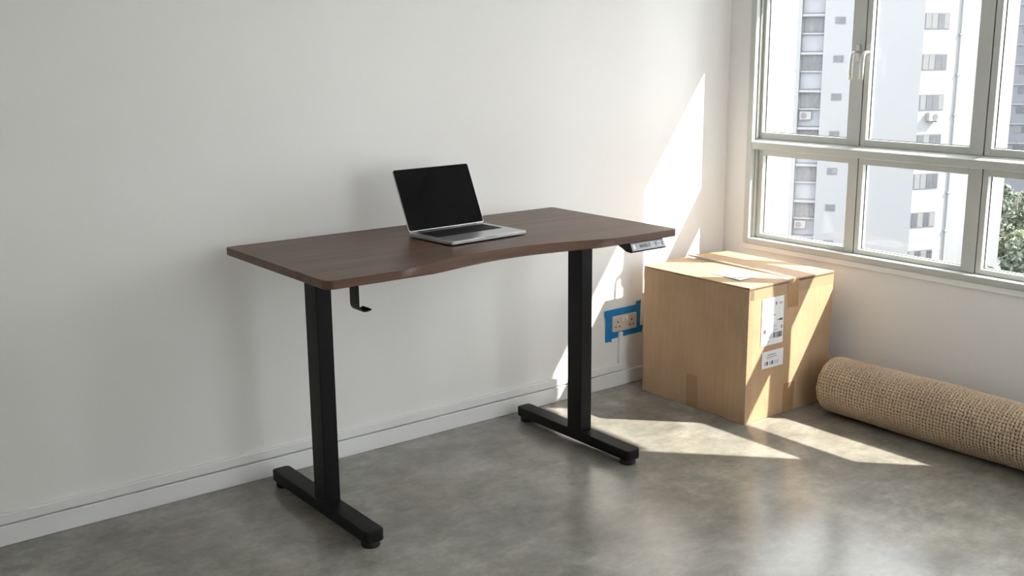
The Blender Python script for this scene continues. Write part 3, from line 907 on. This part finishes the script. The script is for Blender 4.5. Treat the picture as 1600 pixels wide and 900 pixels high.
# ------------------------------------------------------------------ outside: blocks, trees, ground
GZ = -24.0
tag(boxes('ground', [(20, 320, -120, 220, GZ - 0.5, GZ)], M['ground']), 'pale paved ground far below the window', 'ground', kind='structure')
C2 = Vector((CAM.x, CAM.y))
def hit(px, py, A, d):
    """intersect the pixel ray with the vertical plane through A (2D) along d (2D): returns s along d and z"""
    r = ray(px, py)
    # C + t r = A + s d
    det = r.x * (-d.y) + d.x * r.y
    bx_, by_ = A.x - C2.x, A.y - C2.y
    t = (bx_ * (-d.y) + d.x * by_) / det
    s_ = (r.x * by_ - r.y * bx_) / det
    return s_, CAM.z + t * r.z
corner = Vector((68.87, 42.33))
dF = Vector((-0.545, 0.838)).normalized()       # shaded face, running left from the corner
dW = Vector((0.95, -0.31)).normalized()         # sunlit face, running right from the corner
class Facade:
    def __init__(self, A, d, parent, org):
        self.A, self.d, self.p, self.o = A, d, parent, org
        n = Vector((d.y, -d.x)); n = n if n.dot(C2 - A) > 0 else -n
        self.n = n
    def box(self, name, s0, s1, z0, z1, o0, o1, mat, parent=None):
        bm = bmesh.new()
        v = []
        for o_ in (o0, o1):
            for s_, z in ((s0, z0), (s1, z0), (s1, z1), (s0, z1)):
                q = self.A + self.d * s_ + self.n * o_
                v.append(bm.verts.new((q.x - self.o.x, q.y - self.o.y, z - self.o.z)))
        for f in ((0, 1, 2, 3), (4, 5, 6, 7), (0, 1, 5, 4), (1, 2, 6, 5), (2, 3, 7, 6), (3, 0, 4, 7)):
            bm.faces.new([v[i] for i in f])
        return finish(name, bm, mat, parent or self.p)
    def window(self, s0, s1, z0, z1, n, seed, curtain=0.3):
        rnd = random.Random(seed)
        if s0 > s1: s0, s1 = s1, s0
        wd = self.box('window', s0, s1, z0, z1, -0.02, 0.03, M['ext_frame'])
        k = (s1 - s0) / n
        for i in range(n):
            self.box('pane', s0 + i * k + 0.05, s0 + (i + 1) * k - 0.04, z0 + 0.06, z1 - 0.06, 0.0, 0.045,
                     M['ext_curtain'] if rnd.random() < curtain else M['ext_pane'], wd)
        return wd
    def aircon(self, s_, z):
        a = self.box('air_conditioner', s_ - 0.42, s_ + 0.42, z - 0.30, z + 0.30, 0.05, 0.40, M['ac_white'])
        bm = bmesh.new()
        bmesh.ops.create_cone(bm, cap_ends=True, segments=20, radius1=0.22, radius2=0.22, depth=0.03)
        q = self.A + self.d * (s_ + 0.12) + self.n * 0.41
        R_ = Vector((self.n.x, self.n.y, 0)).to_track_quat('Z', 'Y').to_matrix().to_4x4()
        bmesh.ops.transform(bm, matrix=Matrix.Translation((q.x - self.o.x, q.y - self.o.y, z - self.o.z)) @ R_, verts=bm.verts)
        finish('fan_grille', bm, M['ac_dark'], a)
        for k in (-0.3, 0.3):
            self.box('bracket', s_ + k - 0.03, s_ + k + 0.03, z - 0.38, z - 0.30, 0.0, 0.38, M['ac_dark'], a)
bo = Vector((corner.x, corner.y, GZ))
blk = empty('apartment_building', bo, 'white apartment block with blue-grey window bay filling the window view', 'building')
TOPZ = 22.0
fF = Facade(corner, dF, blk, bo); fW = Facade(corner, dW, blk, bo)
sL = hit(1243, 100, corner, dF)[0]; sBay0 = hit(1285, 100, corner, dF)[0]; sBay1 = hit(1250, 100, corner, dF)[0]
sW = hit(1586, 100, corner, dW)[0]
# footprint prism for the main mass
def mass(name, poly, z0, z1, mat, parent, org):
    return prism(name, [(p.x - org.x, p.y - org.y) for p in poly], z0 - org.z, z1 - org.z, mat, parent)
P1 = corner; P0 = corner + dF * sBay0; P2 = corner + dW * sW
back = Vector((0.84, 0.545))
mass('wall', [P0, P1, P2, P2 + back * 12, P0 + back * 12], GZ, TOPZ, M['facade'], blk, bo)
# recessed bay at the left end
Pb0 = corner + dF * sBay0 - fF.n * 0.5; Pb1 = corner + dF * sL - fF.n * 0.5
mass('bay_wall', [Pb0, Pb1, Pb1 + back * 11, Pb0 + back * 11], GZ, TOPZ, M['facade_panel'], blk, bo)
fB = Facade(corner - fF.n * 0.5, dF, blk, bo)
fB.box('bay_edge', sBay1 + 0.02, sL, GZ, TOPZ, 0.0, 0.5, M['facade'])
FLH = 2.80
z_row = hit(1267, 98, corner - fF.n * 0.5, dF)[1]      # mid height of one bay window
for k in range(-7, 6):
    zc = z_row + k * FLH
    fB.window(sBay0 + 0.06, sBay1 - 0.10, zc - 0.56, zc + 0.56, 4, 20 + k, 0.65)
    fB.box('ledge', sBay0, sBay1, zc + 0.60, zc + 0.78, 0.0, 0.42, M['facade'])
    fB.box('ledge', sBay0, sBay1, zc - 0.72, zc - 0.60, 0.0, 0.25, M['facade'])
    fB.box('spandrel_panel', sBay0 + 0.04, sBay1 - 0.06, zc - 1.95, zc - 0.76, 0.0, 0.05, M['facade_panel'])
zs = hit(1309, 92, corner, dF)[1]
s0 = hit(1302, 92, corner, dF)[0]; s1 = hit(1318, 92, corner, dF)[0]
for k in range(-7, 6):
    fF.window(s0, s1, zs + k * FLH - 0.26, zs + k * FLH + 0.26, 2, 60 + k, 0.1)
zA = hit(1258, 180, corner - fF.n * 0.5, dF)[1]; sA = (sBay0 + sBay1) / 2 + 0.25
for k in (0, -3): fB.aircon(sA, zA + k * FLH)
# sunlit face
w0 = hit(1441, 97, corner, dW)[0]; w1 = hit(1479, 97, corner, dW)[0]; zw = hit(1460, 97, corner, dW)[1]
FW = 2.92
for k in range(-7, 5):
    fW.window(w0, w1, zw + k * FW - 0.58, zw + k * FW + 0.58, 4, 90 + k, 0.35)
fW.aircon((w0 + w1) / 2, hit(1458, 182, corner, dW)[1])
pp = hit(1496, 100, corner, dW)[0]
fW.box('rain_pipe', pp, pp + 0.16, GZ, TOPZ, 0.0, 0.14, M['facade'])
for k in range(-7, 5):
    fW.box('pipe_bracket', pp - 0.10, pp + 0.26, zw + k * FW - 1.0, zw + k * FW - 0.86, 0.0, 0.18, M['facade'])
# farther block seen past the right edge
A2 = CAM + ray(1583, 100) * 158; A2 = Vector((A2.x, A2.y))
d2 = Vector((0.62, -0.785)).normalized()
b2o = Vector((A2.x, A2.y, GZ))
blk2 = empty('apartment_building', b2o, 'distant grey apartment block seen beyond the right casement', 'building')
f2 = Facade(A2, d2, blk2, b2o)
mass('wall', [A2, A2 + d2 * 26, A2 + d2 * 26 + back * 14, A2 + back * 14], GZ, 30, M['far_facade'], blk2, b2o)
z2 = hit(1597, 110, A2, d2)[1]; q0 = hit(1593, 110, A2, d2)[0]
for k in range(-5, 8):
    for j in range(4):
        a = q0 + j * 5.2
        f2.window(a, a + 1.9, z2 + k * 2.85 - 0.55, z2 + k * 2.85 + 0.55, 2, 300 + k * 9 + j, 0.2)
    f2.box('ledge', 0, 26, z2 + k * 2.85 + 0.75, z2 + k * 2.85 + 0.9, 0.0, 0.2, M['facade'])

# added block, out of view right of the windows, cuts sky light indoors
def pol(az, r): return Vector((r * math.cos(math.radians(az)), r * math.sin(math.radians(az))))
N0, N1 = pol(-48, 32), pol(-76, 32)
b3o = Vector((N0.x, N0.y, GZ))
blk3 = empty('apartment_building', b3o, 'added unseen pale block right of the windows, cutting sky light indoors', 'building')
mass('wall', [N0, N1, N1 * 1.45, N0 * 1.45], GZ, 26.0, M['facade'], blk3, b3o)
d3 = (N1 - N0).normalized(); len3 = (N1 - N0).length
f3 = Facade(N0, d3, blk3, b3o)
for k in range(-4, 8):
    for j in range(4):
        a = 1.2 + j * (len3 - 2.4) / 4
        f3.window(a, a + 2.0, 1.0 + k * 2.8, 2.2 + k * 2.8, 3, 700 + k * 7 + j, 0.3)

# trees
def leaf_cloud(rnd, blobs, n, size):
    co, fa = [], []
    for _ in range(n):
        c, r = rnd.choice(blobs)
        d = Vector((rnd.gauss(0, 1), rnd.gauss(0, 1), rnd.gauss(0, 1))).normalized() * r * (rnd.random() ** 0.33)
        p = c + d
        a = Vector((rnd.gauss(0, 1), rnd.gauss(0, 1), rnd.gauss(0, 1))).normalized()
        b = a.cross(Vector((rnd.gauss(0, 1), rnd.gauss(0, 1), rnd.gauss(0, 1)))).normalized()
        s_ = size * rnd.uniform(0.6, 1.3)
        i = len(co)
        co += [p + a * s_, p + b * s_ * 0.5, p - a * s_, p - b * s_ * 0.5]
        fa.append((i, i + 1, i + 2, i + 3))
    return co, fa
def tree(px, py_top, D, height, spread, label, mat, seed):
    rnd = random.Random(seed)
    base_ = CAM + ray(px, py_top) * D
    top = base_.z
    t = empty('tree', (base_.x, base_.y, GZ), label, 'tree', group=None)
    H = top - GZ
    sweep('trunk', [(0, 0, 0), (0.1, 0.05, H * 0.3), (0, 0.1, H * 0.6), (0.1, 0, H * 0.9)], [circ(0.35 * k, 8) for k in (1.2, 0.9, 0.6, 0.2)], M['bark'], t)
    blobs = []
    for _ in range(16):
        a = rnd.uniform(0, 6.28); q = spread * rnd.random() ** 0.5
        zz = H - spread * 0.35 - rnd.random() * height
        blobs.append((Vector((q * math.cos(a), q * math.sin(a), zz)), rnd.uniform(0.25, 0.45) * spread))
    co, fa = leaf_cloud(rnd, blobs, 5200, 0.30)
    me = bpy.data.meshes.new('crown')
    me.from_pydata([tuple(c) for c in co], [], fa)
    tag(link('crown', me, mat, t), kind='stuff')
    return t
tree(1592, 285, 104, 6.0, 2.6, 'dark green tree nearest the white block behind the right lower pane', M['leaf'], 1)
tree(1612, 335, 92, 4.0, 2.2, 'yellow-green tree in front of the dark trees below the right pane', M['leaf_b'], 2)
tree(1640, 265, 112, 7.0, 3.6, 'tall green tree at the right edge of the view outside', M['leaf'], 3)
tree(1588, 372, 80, 4.5, 1.9, 'small low tree at the foot of the white block', M['leaf'], 5)
tree(1606, 322, 128, 8.0, 3.4, 'hazy green tree farthest back behind the others', M['leaf_b'], 6)
